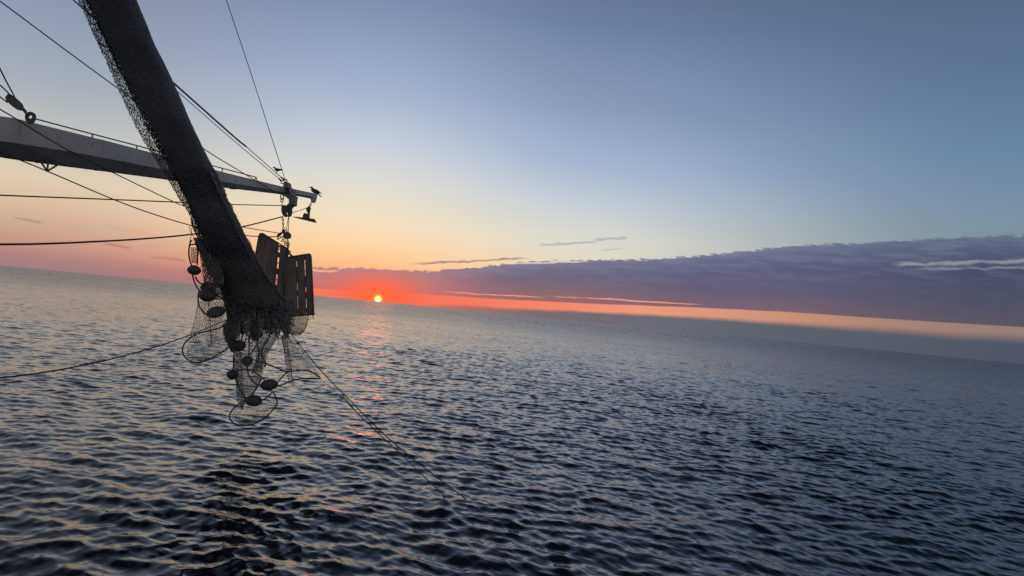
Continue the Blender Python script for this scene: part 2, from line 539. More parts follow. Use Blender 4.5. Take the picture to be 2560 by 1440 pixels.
# ---------------------------------------------------------------- materials
def surf(name, c1, c2, scale=3.0, rough=.7, bump=.0, bscale=40.0, metal=0.0, stretch=(1, 1, 1), lo=.35, hi=.65, spec=.4):
    m, q = material(name)
    t = q.n('ShaderNodeTexCoord'); mp = q.n('ShaderNodeMapping'); q.put(mp.inputs[0], t.outputs['Object']); mp.inputs['Scale'].default_value = stretch
    f = q.ss(q.noise(mp.outputs[0], scale, 6, .65), lo, hi)
    col = q.mix(f, c1, c2)
    b = q.n('ShaderNodeBsdfPrincipled'); q.put(b.inputs['Base Color'], col)
    q.put(b.inputs['Roughness'], q.ss(q.noise(mp.outputs[0], scale * 2.3, 3, .5), .2, .8, rough - .1, min(1.0, rough + .1)))
    b.inputs['Metallic'].default_value = metal; b.inputs['Specular IOR Level'].default_value = spec
    if bump:
        bn = q.n('ShaderNodeBump'); bn.inputs['Strength'].default_value = bump; bn.inputs['Distance'].default_value = .02
        q.put(bn.inputs['Height'], q.noise(mp.outputs[0], bscale, 4, .6)); q.put(b.inputs['Normal'], bn.outputs[0])
    o = q.n('ShaderNodeOutputMaterial'); q.nt.links.new(b.outputs[0], o.inputs[0])
    return m




def paint_material():
    """chalky white boom paint with scuffs, dirt runs and rust spots"""
    m, q = material('weathered_white_paint')
    t = q.n('ShaderNodeTexCoord'); v = t.outputs['Object']
    mp = q.n('ShaderNodeMapping'); q.put(mp.inputs[0], v); mp.inputs['Scale'].default_value = (3.2, 3.2, .35)
    base = q.mix(q.ss(q.noise(v, 1.4, 5, .6), .35, .7), (.58, .59, .60), (.46, .465, .47))
    runs = q.ss(q.noise(mp.outputs[0], 2.4, 5, .65), .56, .74, 0, .55)
    base = q.mix(runs, base, (.26, .23, .20))
    rust = q.m('MULTIPLY', q.ss(q.noise(v, 4.5, 6, .7), .60, .70), q.ss(q.noise(v, .8, 2, .5), .42, .6))
    base = q.mix(rust, base, (.20, .095, .05))
    chips = q.ss(q.noise(v, 17, 3, .6), .70, .75, 0, .8)
    base = q.mix(chips, base, (.16, .13, .11))
    b = q.n('ShaderNodeBsdfPrincipled'); q.put(b.inputs['Base Color'], base); b.inputs['Roughness'].default_value = .6
    bn = q.n('ShaderNodeBump'); bn.inputs['Strength'].default_value = .25; bn.inputs['Distance'].default_value = .02
    q.put(bn.inputs['Height'], q.noise(v, 6, 5, .6)); q.put(b.inputs['Normal'], bn.outputs[0])
    o = q.n('ShaderNodeOutputMaterial'); q.nt.links.new(b.outputs[0], o.inputs[0])
    return m


M_PAINT = paint_material()
M_STEEL = surf('dark_rusty_steel', (.115, .112, .112), (.18, .145, .125), 9, .7, .4, 60)
M_WIRE = surf('greased_wire', (.055, .048, .044), (.085, .066, .055), 14, .75, .3, 120)
M_ROPE = surf('old_rope', (.06, .052, .046), (.095, .08, .068), 20, .95, .5, 150, spec=.1)
M_TWINE = surf('net_twine', (.17, .18, .19), (.30, .30, .29), 6, .95, .0, spec=.1)


def bundle_material():
    """gathered netting: bluish high up, nearly black brown towards the foot"""
    m, q = material('gathered_netting')
    t = q.n('ShaderNodeTexCoord'); v = t.outputs['Object']
    z = q.n('ShaderNodeSeparateXYZ'); q.put(z.inputs[0], v)
    n = q.ss(q.noise(v, 24, 6, .65), .35, .65)
    high_c = q.mix(n, (.15, .17, .215), (.26, .285, .34)); foot_c = q.mix(n, (.060, .055, .056), (.115, .105, .104))
    edge = q.m('ADD', z.outputs[2], q.m('MULTIPLY', q.noise(v, 1.5, 3, .5), 1.2))
    b = q.n('ShaderNodeBsdfPrincipled'); q.put(b.inputs['Base Color'], q.mix(q.ss(edge, 1.6, 5.4), foot_c, high_c))  # base colour mixed by height, darker and browner towards the foot
    b.inputs['Roughness'].default_value = .95; b.inputs['Specular IOR Level'].default_value = .1
    bn = q.n('ShaderNodeBump'); bn.inputs['Strength'].default_value = .8; bn.inputs['Distance'].default_value = .02
    q.put(bn.inputs['Height'], q.noise(v, 34, 4, .6)); q.put(b.inputs['Normal'], bn.outputs[0])
    o = q.n('ShaderNodeOutputMaterial'); q.nt.links.new(b.outputs[0], o.inputs[0])
    return m


M_BUNDLE = bundle_material()
M_GREY = surf('worn_grey_casting', (.34, .34, .345), (.22, .20, .19), 7, .65, .3, 40)
M_FLOAT = surf('dull_plastic_float', (.055, .052, .052), (.10, .092, .088), 6, .6, .2, 20)
M_WOOD = surf('wet_door_planks', (.24, .185, .17), (.14, .105, .098), 3.0, .8, .5, 10, stretch=(7, 7, .6))
M_FEATH = surf('dark_plumage', (.045, .043, .046), (.09, .085, .085), 12, .8)
M_BEAK = surf('dark_beak', (.07, .06, .05), (.09, .075, .06), 12, .6)

# ---------------------------------------------------------------- outrigger boom


def boomD(x): return 1 / (.0714 - .0000377 * x)


st = [(-320, 214, 299, 331), (-150, 255, 328, 362), (0, 290, 352, 389), (42, 296, 358, 397), (176, 329, 379, 416), (300, 360, 402, 432), (417, 391, 425, 448),
      (555, 429, 453, 468), (640, 450, 468, 478), (706, 466, 480, 486), (724, 469, 482, 488)]
tip = [(724, 470, 481, 487.5), (760, 477.5, 488, 492.5), (786, 483, 493, 498)]


def beam_rings(stn, wf):
    rings = []
    for x, a, m_, b in stn:
        D = boomD(x); h = (b - a) * D / F_PX; w = h * wf
        d = (P(790, 485, boomD(790)) - P(0, 330, boomD(0))); d.z = 0; d.normalize()
        back = Vector((-d.y, d.x, 0))
        if back.y < 0: back = -back
        ta = P(x, a + 1.2, D); tm = P(x, m_, D); tb = P(x, b, D + .62 * h)
        rings.append([ta + back * .06 * h + Vector((0, 0, .012)), ta, tm, tb, tb + back * (w * .5), tm + back * (w + .5 * h), ta + back * w])
    return rings


boom = thing('outrigger_boom', 'long white painted steel boom tapering out over the sea from the left edge', 'boom', P(0, 389, boomD(0)))
b = MB(); b.loft(beam_rings(st, .75), True, False); b.build('beam', M_PAINT, boom)
b = MB(); b.loft(beam_rings(tip, .8), True, False)
plate(b, [(786, 482.6), (791, 484), (788.5, 497), (785, 506), (777.5, 505), (776, 496.5)], boomD(788) - .1, .16, .01)
b.ring(P(781, 501, boomD(788) - .12), FWD, .028, .012)
b.build('tip_section', M_PAINT, boom)
for x, a, m_, bb in [(118, 315, 369, 408), (262, 350, 394, 427), (590, 438, 460, 473)]:
    b = MB(); rr_ = beam_rings([(x - 2, a - .6, m_, bb + .6), (x + 2, a + .4, m_ + .6, bb + 1.2)], .78)
    b.loft([[p + Vector((0, -.012, 0)) for p in q] for q in rr_], True, False); b.build('weld_band', M_PAINT, boom)
b = MB()
rail = pxline([(88, 297), (231, 335), (342, 364), (450, 393), (557, 421), (640, 443)], boomD(88) + .3, boomD(640) + .2)
b.tube(rail, .016, 6); b.build('handrail', M_STEEL, boom)
for x, y0, y1, dx in [(231, 335, 347, 0), (342, 364, 374, 0), (450, 393, 401, 0), (556, 421, 431, -1), (640, 443, 450.5, -3), (640, 443, 451.5, 3.5)]:
    b = MB(); b.tube([P(x, y0, boomD(x) + .28), P(x + dx, y1, boomD(x) + .25)], .016, 6); b.build('rail_post', M_STEEL, boom)
b = MB()
D = boomD(75)
lug_o = [(62, 309), (63, 290)] + [(75 + 13 * math.cos(a), 291 + 12 * math.sin(a)) for a in np.linspace(math.pi * 1.02, math.pi * 2 - .05, 12)] + [(88, 292), (89, 311)]
inner = [(75 + 5.2 * math.cos(a), 292 + 4.6 * math.sin(a)) for a in np.linspace(math.pi, math.pi * 3, 17)[:-1]]
outer = []
for a in np.linspace(math.pi, math.pi * 3, 17)[:-1]:
    ca, sa = math.cos(a), math.sin(a)
    outer.append((75 + 13.2 * ca, 291 + (12 if sa < 0 else 18) * sa) if True else None)
fr = [P(x, y, D - .05) for x, y in outer]; fi = [P(x, y, D - .05) for x, y in inner]
bo = [p + FWD * .035 for p in fr]; bi = [p + FWD * .035 for p in fi]
vs = fr + fi + bo + bi; fs = []
for k in range(16):
    j = (k + 1) % 16
    fs += [(k, j, 16 + j, 16 + k), (32 + j, 32 + k, 48 + k, 48 + j), (j, k, 32 + k, 32 + j), (16 + k, 16 + j, 48 + j, 48 + k)]
b.add(vs, fs, False); b.build('lug', M_STEEL, boom)
for (x, y) in [(101, 405), (120, 408), (146, 413)]:
    b = MB(); b.tube([P(x, y - 2, boomD(x) + .15), P(118, 428, boomD(118) - .02)], .02, 6); b.build('strut', M_STEEL, boom)
b = MB()      # head fitting near the tip: lug above, knee below
D = boomD(715)
plate(b, [(705.5, 468), (708, 461), (711, 455), (716, 453), (721, 456), (722, 463), (723, 471)], D - .12, .3, .02)
plate(b, [(700, 485), (706, 488), (713, 491.5), (721, 498), (722, 511), (725, 513), (734.5, 512), (735, 500), (737, 489), (730, 486)], D - .2, .36, .02)
plate(b, [(722, 468), (727, 468.5), (731, 490), (725, 490)], D - .26, .5, .01)
b.build('head_fitting', M_GREY, boom)
# two shackles on the head fitting belong to the wires below

# ---------------------------------------------------------------- wires
RW = .0105


def wire(name, label, cat, px, D0, D1, r=RW, mat=None, group=None, extra=None, n=6):
    m_ = MB(); m_.tube(pxline(px, D0, D1), r, n)
    if extra: extra(m_)
    o = m_.build(name, mat or M_WIRE)
    return tag(o, label, cat, group)


GW = 'wires rigged to the boom'
wire('wire_rope', 'wire from the top left corner, passing behind the net and down across the boom', 'wire',
     [(-220, -160), (0, 3), (292, 219), (505, 369), (600, 428), (684, 478)], 13.2, boomD(684) - .28, .013, group=GW)


def socket(D, p0, p1, c, r=.05):
    def f(m_):
        m_.tube([P(*p0, D), P(*p1, D)], [.02, .03], 8)
        m_.ring(P(*c, D), FWD, r, .016, None, 14, 6)
    return f


hung = wire('wire_rope', 'upper of the paired stay wires, thickly sleeved, with a bird on its lower end', 'wire',
            [(100, -72), (190, 5), (431, 205), (582, 339), (617, 368), (706, 446)], 17.0, 23.4, .0115, group=GW, extra=socket(23.4, (702, 442.5), (710, 449), (713.5, 452)))
b = MB(); b.tube(pxline([(420, 195), (431, 205), (582, 339), (616, 367)], 19.3, 21.6), .024, 8); b.build('sleeve', M_ROPE, hung)
wire('wire_rope', 'thinner lower of the paired stay wires, ending in a shackle on the boom head', 'wire',
     [(110, -66), (196, 12), (442, 227), (571, 340), (698, 447)], 17.0, 23.3, .0105, group=GW, extra=socket(23.3, (696, 445.5), (703, 452), (706.5, 455.5)))
wire('wire_rope', 'steep wire coming down from the top of the picture to the boom head', 'wire',
     [(500, -195), (566, 0), (640, 222), (716, 459), (729, 488)], 17.5, boomD(729) - .3, .011, group=GW)
wire('wire_rope', 'wire crossing in front of the boom and slanting down behind the net', 'wire',
     [(-200, 150), (0, 273), (27, 289), (109, 340), (176, 378.5), (275, 428), (433, 504), (475, 521), (540, 548), (605, 567), (697, 583)], 11.6, 23.6, .0125, group=GW)
wire('wire_rope', 'thick wire under the boom held by three short struts, drooping to the net', 'wire',
     [(-160, 318), (42, 397), (118, 428), (285, 499), (380, 534), (479, 564), (560, 581), (616, 589), (646, 591), (691, 592)], 12.9, 23.6, .0145, group=GW)
wire('wire_rope', 'nearly level wire from the left edge to the upper hanging pulley block', 'wire',
     [(-200, 479), (0, 488), (285, 499), (470, 506.5), (574, 511), (705, 514)], 12.5, 23.7, .0145, group=GW)
# twisted line
m_ = MB()
ax_ = pxline([(-150, 611), (0, 611), (110, 609.5), (230, 604.5), (360, 597), (478, 586), (600, 568), (706, 542)], 13.0, 23.7, 40)
for ph in (0, 2.094, 4.189):
    q = []; acc = 0.0
    for i, p in enumerate(ax_):
        if i: acc += (p - ax_[i - 1]).length
        d = (ax_[min(i + 1, len(ax_) - 1)] - ax_[max(i - 1, 0)]).normalized()
        u_ = d.cross(Vector((0, 0, 1))).normalized(); w_ = d.cross(u_)
        a = acc / .22 * 2 * math.pi + ph
        q.append(p + (u_ * math.cos(a) + w_ * math.sin(a)) * .0125)
    m_.tube(q, .0115, 5)
tag(m_.build('twisted_rope', M_ROPE), 'twisted rope sagging from the left edge just above the sea horizon', 'rope', None)

m_ = MB(); m_.tube(pxline([(728, 533), (766, 520.5)], 23.7, 24.0), .010, 6)
tag(m_.build('wire_rope', M_WIRE), 'short wire between the upper hanging block and the fin at the boom tip', 'wire', GW)

# ropes at the left pulley block
GF = 'falls of the tackle at the left edge'
bD = boomD(60) - .05
for lab, px in [('steepest fall of the left tackle, coming straight down to the block', [(-110, -60), (0, 172), (37, 243)]),
                ('upper slanting fall of the left tackle entering the block top', [(-140, 102), (0, 213), (28, 241)]),
                ('lowest fall of the left tackle entering the block side', [(-140, 138), (0, 242), (18, 256)])]:
    wire('tackle_rope', lab, 'rope', px, 10.5, bD, .013, M_ROPE, GF)
blk = thing('pulley_block', 'long steel tackle block shackled to the eye lug on the boom at left', 'pulley block', P(62, 280, bD), 'pulley blocks of the rigging')
ang = math.radians(40)


def rot_px(c, pts, a):
    return [(c[0] + x * math.cos(a) - y * math.sin(a), c[1] + x * math.sin(a) + y * math.cos(a)) for x, y in pts]


body = [(-30, -5), (-22, -10), (0, -11), (14, -9.5), (24, -4), (26, 0), (24, 4), (14, 9.5), (0, 11), (-22, 10), (-30, 5)]
for dz in (-.09, .05):
    b = MB(); plate(b, rot_px((38, 258), body, ang), bD + dz, .03, .006); b.build('cheek', M_STEEL, blk)
b = MB(); plate(b, disc_px(*rot_px((38, 258), [(-4, 0)], ang)[0], 8.5), bD - .05, .09, .01); b.build('sheave', M_STEEL, blk)
b = MB(); plate(b, rot_px((38, 258), [(20, -3.2), (28, -2.6), (31, 0), (28, 2.6), (20, 3.2)], ang), bD - .04, .08, .01)
b.tube([P(60, 277, bD), P(66.5, 284.5, bD - .06)], .022, 7); b.build('shackle', M_STEEL, blk)

# ---------------------------------------------------------------- gear hanging from the boom head
D = 23.7
hb = thing('pulley_block', 'big double pulley block hanging under the boom head with a keyhole gap', 'pulley block', P(716, 542, D), 'pulley blocks of the rigging')
cl = [(705, 512.5), (711, 512), (716, 514), (717, 520), (716.4, 529), (715.6, 532.5), (716.4, 536), (718, 540.5), (714, 542.5), (709, 541), (704.5, 534), (702.4, 525), (702.8, 517)]
cr = [(716, 512), (719, 509.5), (724, 511), (729.5, 519), (729, 533), (727, 539), (723, 542), (719.5, 541), (718.6, 537), (718.4, 532), (717.4, 529), (715.5, 522)]
b = MB(); plate(b, cl, D - .14, .1, .02); b.build('cheek', M_STEEL, hb)
b = MB(); plate(b, cr, D - .10, .1, .02); b.build('cheek', M_STEEL, hb)
b = MB(); plate(b, disc_px(709.5, 525, 5.6, 8), D - .02, .08, .01); b.build('sheave', M_STEEL, hb)
b = MB(); plate(b, disc_px(723.5, 523, 5.2, 8), D + .02, .08, .01); b.build('sheave', M_STEEL, hb)
b = MB(); plate(b, [(720, 507), (735, 508), (734, 515), (730, 519), (722, 516)], D - .05, .12, .01); b.build('yoke', M_STEEL, hb)

sh = thing('shackle_hanger', 'small square shackle with a ring hanging left of the boom head knee', 'shackle', P(705, 509, D - .1))
b = MB(); b.tube([P(702, 484, D - .1), P(702, 497, D - .1)], .02); b.tube([P(708.6, 487, D - .1), P(708.6, 497, D - .1)], .02); b.build('bow', M_STEEL, sh)
b = MB(); b.tube([P(700.6, 497, D - .1), P(710.2, 497, D - .1)], .017); b.build('pin', M_STEEL, sh)
b = MB(); b.ring(P(705, 502, D - .1), FWD, .042, .014); b.ring(P(705.2, 508, D - .1), Vector((1, .3, 0)), .04, .014, (Vector((0, 0, 1)), 1.3)); b.build('ring', M_STEEL, sh)

GC = 'rigging chains at the boom tip'
m_ = MB(); m_.chain([P(706.5, 541, D), P(708.6, 573, D)], .085, .0125)
tag(m_.build('chain', M_STEEL), 'chain between the upper double block and the lower round block', 'chain', GC)
GP = 'wire parts between the two hanging blocks'
for lab, a_, c_ in [('slanting wire part between the two hanging blocks, with an eye at its foot', (721, 542), (716, 573)), ('upright wire part between the two hanging blocks, rightmost', (722.4, 542), (721, 580))]:
    m_ = MB(); m_.tube([P(*a_, D + .03), P(*c_, D + .03)], .0115, 6)
    if 'eye' in lab: m_.ring(P(716, 576, D), FWD, .035, .011)
    tag(m_.build('wire_part', M_WIRE), lab, 'wire', GP)
lb = thing('pulley_block', 'lower round pulley block just above the trawl doors', 'pulley block', P(717, 598, D), 'pulley blocks of the rigging')
for dz in (-.12, .08):
    b = MB(); plate(b, disc_px(717, 588.5, 9.8, 9.4), D + dz, .04, .012); b.build('cheek', M_STEEL, lb)
b = MB(); plate(b, disc_px(717, 588.5, 8.2), D - .08, .16, .01); b.build('sheave', M_STEEL, lb)
b = MB(); plate(b, [(705, 573), (710, 573), (711, 580), (714, 584), (708, 586), (704, 580)], D - .05, .1, .012); b.build('strap', M_STEEL, lb)
sb = thing('pulley_block', 'small slim pulley block tilted to the left of the round one', 'pulley block', P(694, 594, D), 'pulley blocks of the rigging')
for dz in (-.07, .04):
    b = MB(); plate(b, [(706, 578.5), (698, 582), (692, 587.5), (690.6, 591), (694, 593.8), (699, 590.5), (705, 584.5)], D - .08 + dz, .03, .008); b.build('cheek', M_STEEL, sb)
b = MB(); plate(b, disc_px(697, 587, 3.6), D - .11, .07, .005); b.build('sheave', M_STEEL, sb)
GB = 'chain legs from the lower block to the doors'
for lab, px in [('first chain leg left of the lower block, nearly flat to the left door', [(707, 592), (693, 597.5)]),
                ('second chain leg below the lower block, steep to the left door', [(710, 595), (704, 604)]),
                ('third chain leg straight down from the lower block behind the left door', [(712.5, 597), (711.5, 614)])]:
    m_ = MB(); m_.chain([P(x, y, D - .1) for x, y in px], .075, .013); tag(m_.build('chain', M_STEEL), lab, 'chain', GB)
m_ = MB(); m_.chain([P(719, 597, D), P(719.5, 612, D), P(721, 627, D), P(724, 636, D - .1), (P(732, 641, D - .25))], .085, .015)
m_.ring(P(719.2, 611, D), FWD, .05, .018); m_.ring(P(722.3, 631, D), FWD, .05, .016)
tag(m_.build('chain', M_STEEL), 'longest chain leg with big rings, from the lower block to the right door', 'chain', GB)

# fin hanging from the boom tip
Dp = boomD(788)
fn = thing('trawl_fin', 'dark wedge shaped steel fin hanging from a short chain at the boom tip', 'trawl fin', P(770, 552, Dp))
b = MB()
bl = [(728.6, 541.2), (742, 542), (757, 543), (772, 544.2), (780, 546.8), (783.8, 546.6), (786, 551), (789.2, 556), (775, 553), (763, 550), (745, 545.6)]
plate(b, bl, Dp - .1, .2, .015); b.build('blade', M_STEEL, fn)
b = MB(); plate(b, [(756, 544), (757, 536.5), (759.5, 533), (763, 532), (766.5, 534), (768.5, 538), (768.5, 545)], Dp - .06, .12, .02); b.build('buoyancy_hump', M_STEEL, fn)
b = MB(); plate(b, [(770.5, 515.5), (767.5, 518), (764.8, 520.4), (765.2, 525.5), (767.4, 529.3), (768.6, 534), (768.8, 545.2), (772.4, 545.4), (773.2, 531), (775.4, 520), (774, 516)], Dp - .05, .1, .012); b.build('stem', M_STEEL, fn)
m_ = MB(); m_.chain([P(781, 503, Dp), P(777, 509.5, Dp), P(773.5, 517, Dp)], .09, .015)
tag(m_.build('chain', M_STEEL), 'very short chain joining the fin to the end of the boom', 'chain', GC)


# ---------------------------------------------------------------- trawl doors
def door(label, q, Ds, planks, straps, round_l, round_r, base_px):
    """q: four corners TL TR BR BL in photo pixels with depths; planks: (u0, u1) spans with open gaps between"""
    C = [P(x, y, d) for (x, y), d in zip(q, Ds)]

    def S(u, v): return (C[0] * (1 - u) + C[1] * u) * (1 - v) + (C[3] * (1 - u) + C[2] * u) * v
    nrm = (C[1] - C[0]).cross(C[3] - C[0]).normalized()
    if nrm.y < 0: nrm = -nrm
    t = thing('trawl_door', label, 'trawl door', P(*base_px, Ds[2]), 'pair of hanging trawl doors')
    b = MB()
    for i, (u0, u1) in enumerate(planks):
        tl = .0; vr = [(u0, 0), (u1, 0)]
        top_ = []
        if i == 0 and round_l:
            top_ += [S(u0, .07), S(u0 + .012, .035), S(u0 + .045, .012), S(u0 + .11, 0)]
        else: top_ += [S(u0, 0)]
        if i == len(planks) - 1 and round_r:
            top_ += [S(u1 - .11, 0), S(u1 - .04, .008), S(u1 - .01, .03), S(u1, .06)]
        else: top_ += [S(u1, 0)]
        o = top_ + [S(u1, .5 + rng.uniform(-.1, .1)), S(u1, 1 - rng.uniform(0, .008)), S(u0, 1 - rng.uniform(0, .008)), S(u0, .5)]
        dz = rng.uniform(-.006, .006)
        b.prism([p + nrm * dz for p in o], .03, nrm, .005)
    b.build('planking', M_WOOD, t)
    for v0, v1, u0, u1 in straps:
        s_ = MB()
        s_.prism([S(u0, v0) + nrm * .034, S(u1, v0) + nrm * .034, S(u1, v1) + nrm * .034, S(u0, v1) + nrm * .034], .02, nrm, .003)
        s_.build('strap', M_STEEL, t)
    s_ = MB()
    s_.tube([S(-.01, 1.012) + nrm * .03, S(1.012, 1.012) + nrm * .03], .035, 8); s_.build('shoe', M_STEEL, t)
    s_ = MB()      # steel edging
    e = ([S(0, .07), S(.012, .035), S(.045, .012), S(.11, 0)] if round_l else [S(0, 0)]) + ([S(.89, 0), S(.96, .008), S(.99, .03), S(1, .06)] if round_r else [S(1, 0)])
    s_.tube([S(0, 1)] + e + [S(1, 1)], .022, 6); s_.build('edging', M_STEEL, t)
    return t, S, nrm


dl, SL, nl = door('left trawl door, its plank top edge sloping down to the right, partly behind the net', [(649, 579), (720, 622), (713, 786), (616, 766)], [23.5, 23.75, 23.75, 23.45],
                  [(0, .335), (.3365, .683), (.727, 1)], [(.02, .055, .62, .8), (.125, .2, .62, .8), (.275, .29, .62, .8), (.36, .45, .62, .8), (.52, .535, .62, .8), (.6, .68, .62, .8), (.75, .99, .6, .8), (.07, .085, .62, .8)], True, False, (670, 778))
dr, SR, nr_ = door('right trawl door, upright with two long slits and a rounded top corner, nearest the sun', [(712, 643.5), (777.5, 634), (784.5, 783), (713, 790)], [23.62, 23.5, 23.5, 23.62],
                   [(0, .10), (.109, .432), (.458, .735), (.763, 1)], [(.0, .09, .02, .97), (.10, .20, .02, .3), (.23, .30, .02, .3), (.19, .46, .36, .56), (.15, .16, .68, .84), (.34, .47, .02, .3), (.36, .55, .66, .84), (.50, .70, .02, .3), (.58, .685, .36, .56), (.63, .74, .66, .84), (.74, .80, .02, .3), (.9, .985, .02, .97), (.84, 1.0, .02, .3)], False, True, (748, 786))
b = MB()
for x, pts in [(0, [(783.5, 783), (783, 792), (784, 799)]), (0, [(774, 786), (770, 793), (772, 799), (776, 796), (777, 790)]), (0, [(781, 785), (782, 793), (781, 796)])]:
    b.tube(spline([P(x_, y_, 23.3) for x_, y_ in pts]), .009, 5)
b.build('loose_lashing', M_ROPE, dr)

# ---------------------------------------------------------------- birds


def bird(label, spine, D, base, wings, tails, beak, legs, perch):
    t = thing('seabird', label, 'bird', base, 'seabirds perched on the rigging')
    rings = []
    pts = [P(x, y, D) for x, y, _, _ in spine]
    for i, (p, (_, _, ra, rb)) in enumerate(zip(pts, spine)):
        d = (pts[min(i + 1, len(pts) - 1)] - pts[max(i - 1, 0)]).normalized()
        u_ = d.cross(FWD).normalized()
        rings.append([p + (u_ * math.cos(a) * ra + FWD * math.sin(a) * rb) * D / F_PX for a in np.linspace(0, 2 * math.pi, 13)[:-1]])
    b = MB(); b.loft(rings); b.build('body', M_FEATH, t)
    for side in (-1, 1):
        b = MB()
        o = [P(x, y, D + side * w * D / F_PX) for x, y, w in wings]
        b.prism(o, .012 * side if side > 0 else .012, FWD * side, .003); b.build('wing', M_FEATH, t)
    for tt in tails:
        b = MB(); b.tube([P(x, y, D + dz) for x, y, dz in tt], [.014, .010, .004][:len(tt)], 6); b.build('tail', M_FEATH, t)
    b = MB(); b.tube([P(x, y, D) for x, y in beak], [.018, .012, .003], 7); b.build('beak', M_BEAK, t)
    for k, (x0, y0, x1, y1) in enumerate(legs):
        dz = (.03 if k else -.03)
        b = MB(); b.tube([P(x0, y0, D + dz), P((x0 + x1) / 2 + .6, (y0 + y1) / 2, D + dz), P(x1, y1, D + dz * .2)], .006, 5)
        b.tube([P(x1 - 1.6, y1 + .1, D + dz * .2), P(x1 + 1.2, y1 + .4, D + dz * .2)], .006, 5); b.build('leg', M_BEAK, t)
    return t


Db = 22.9
bird('small dark seabird standing level on the paired stay wires',
     [(683.8, 418.2, .6, .6), (685, 418.3, 1.7, 1.6), (686.5, 418.7, 2.1, 1.9), (687.6, 420.4, 2.0, 1.9), (688.6, 422.3, 2.8, 2.6), (691, 424.2, 3.7, 3.4), (694.5, 424.9, 3.6, 3.4), (698, 424.8, 3.0, 2.9), (701.5, 424.4, 2.1, 2.2), (704.5, 424.2, 1.1, 1.5), (707, 423.8, .4, .9)],
     Db, P(691, 433, Db), [(688.8, 421.5, 3.0), (694, 420.6, 3.4), (700, 422, 2.6), (708, 423.4, .8), (703, 425.4, 1.6), (697, 427, 3.2), (691.5, 426, 3.4)],
     [[(701, 424.8, 0), (705, 425.6, .01), (706.5, 426.2, .02)]], [(685, 418.2), (682.8, 418.3), (681.2, 418.6)], [(692, 428, 690.6, 432.8), (693.2, 428, 691.6, 433.6)], None)
Db = boomD(788) + .05
bird('larger long tailed seabird crouched on the very end of the boom',
     [(777, 468.2, .7, .7), (777.9, 468.2, 2.0, 1.8), (779.3, 468.3, 2.4, 2.2), (780.4, 470.0, 2.5, 2.3), (780.6, 472.8, 4.0, 3.6), (782.8, 475.4, 5.0, 4.4), (786, 477.5, 5.2, 4.6), (789.5, 479.4, 4.6, 4.2), (793, 481.6, 3.4, 3.2), (796, 484.4, 2.2, 2.2), (799, 488, 1.1, 1.4), (801, 490.5, .4, .8)],
     Db, P(786, 484, Db), [(782, 471.4, 4.0), (788.5, 472.4, 4.8), (796, 476, 4.2), (801, 481, 2.6), (807.8, 484.6, .6), (800, 483.6, 2.0), (793, 482, 3.6), (786, 479, 4.6)],
     [[(796, 484.5, 0), (801, 489, .02), (806, 492.6, .04)], [(796, 485.5, 0), (800, 490.4, -.02), (803.4, 494.2, -.04)]], [(778, 467.9), (773.6, 468.2), (769.6, 468.6)], [(785, 482, 785.5, 484.2), (787, 482.5, 787.5, 484.6)], None)

# ---------------------------------------------------------------- trawl net


def interp(st_, t):
    """stations (s, values...) linear"""
    for a, b_ in zip(st_, st_[1:]):
        if a[0] <= t <= b_[0]:
            f = (t - a[0]) / (b_[0] - a[0] + 1e-9)
            return [x * (1 - f) + y * f for x, y in zip(a[1:], b_[1:])]
    return list(st_[-1][1:]) if t > st_[-1][0] else list(st_[0][1:])


# photo row: core left edge, right edge, outer left edge of the loose webbing, depth
NET = [(-420, 37, 155, 15, 12.0), (-200, 129, 253, 108, 12.8), (0, 220, 342, 195, 13.6), (107, 272, 385, 243, 14.3), (202, 322, 430, 286, 15.0), (300, 372, 474, 330, 15.7), (360, 402, 501, 362, 16.2),
       (430, 438, 538, 408, 16.8), (500, 468, 569, 449, 17.5), (540, 482, 588, 476, 17.8), (563, 492, 599, 478, 18.0), (610, 514, 623, 500, 18.5), (650, 535, 644, 520, 19.0),
       (716, 551, 686, 540, 19.6), (768, 563, 722, 560, 19.9), (800, 571, 728, 570, 20.0), (822, 576, 716, 576, 20.0), (836, 582, 690, 582, 20.05)]
net = thing('trawl_net', 'dark trawl net hoisted in a long bundle, floats and loops hanging over the water', 'fishing net', P(632, 1064, 20.2))


def core_pt(y, th, k=1.0, rough=1.0):
    L, R_, O, D_ = interp(NET, y)
    cx = (L + R_) / 2; rx = (R_ - L) / 2 * D_ / F_PX
    c = P(cx, y, D_)
    side = (P(cx + 10, y, D_) - P(cx - 10, y, D_)).normalized()
    w = mnoise.noise(Vector((math.cos(th) * 1.6, math.sin(th) * 1.6, y * .011))) * .10 + mnoise.noise(Vector((math.cos(th) * 4.5, math.sin(th) * 4.5, y * .02 + 7))) * .06
    w += mnoise.noise(Vector((math.cos(th) * 9, math.sin(th) * 9, y * .09 + 3))) * .03
    e = (1 + w * rough) * k
    edge = abs(math.cos(th))
    e = 1 + (e - 1) * (1 - .6 * edge)
    return c + side * math.cos(th) * rx * e + FWD * math.sin(th) * rx * .62 * e


b = MB()
ys = np.concatenate([np.linspace(-420, 740, 150), np.linspace(745, 818, 14)])


def foot_pt(y, th):
    """the foot of the bundle: every side of it ends at its own height"""
    if y < 745: return core_pt(y, th)
    q = (y - 745) / 73
    e = 42 + 26 * mnoise.noise(Vector((math.cos(th) * 2.2, math.sin(th) * 2.2, 5.5))) + 16 * mnoise.noise(Vector((math.cos(th) * 6, math.sin(th) * 6, 1.5)))
    return core_pt(745 + q * e, th, 1 - .35 * q ** 3)


b.loft([[foot_pt(y, 2 * math.pi * k / 60) for k in range(60)] for y in ys])
# gathered folds of net that end raggedly at the foot of the bundle
LUMPS = []


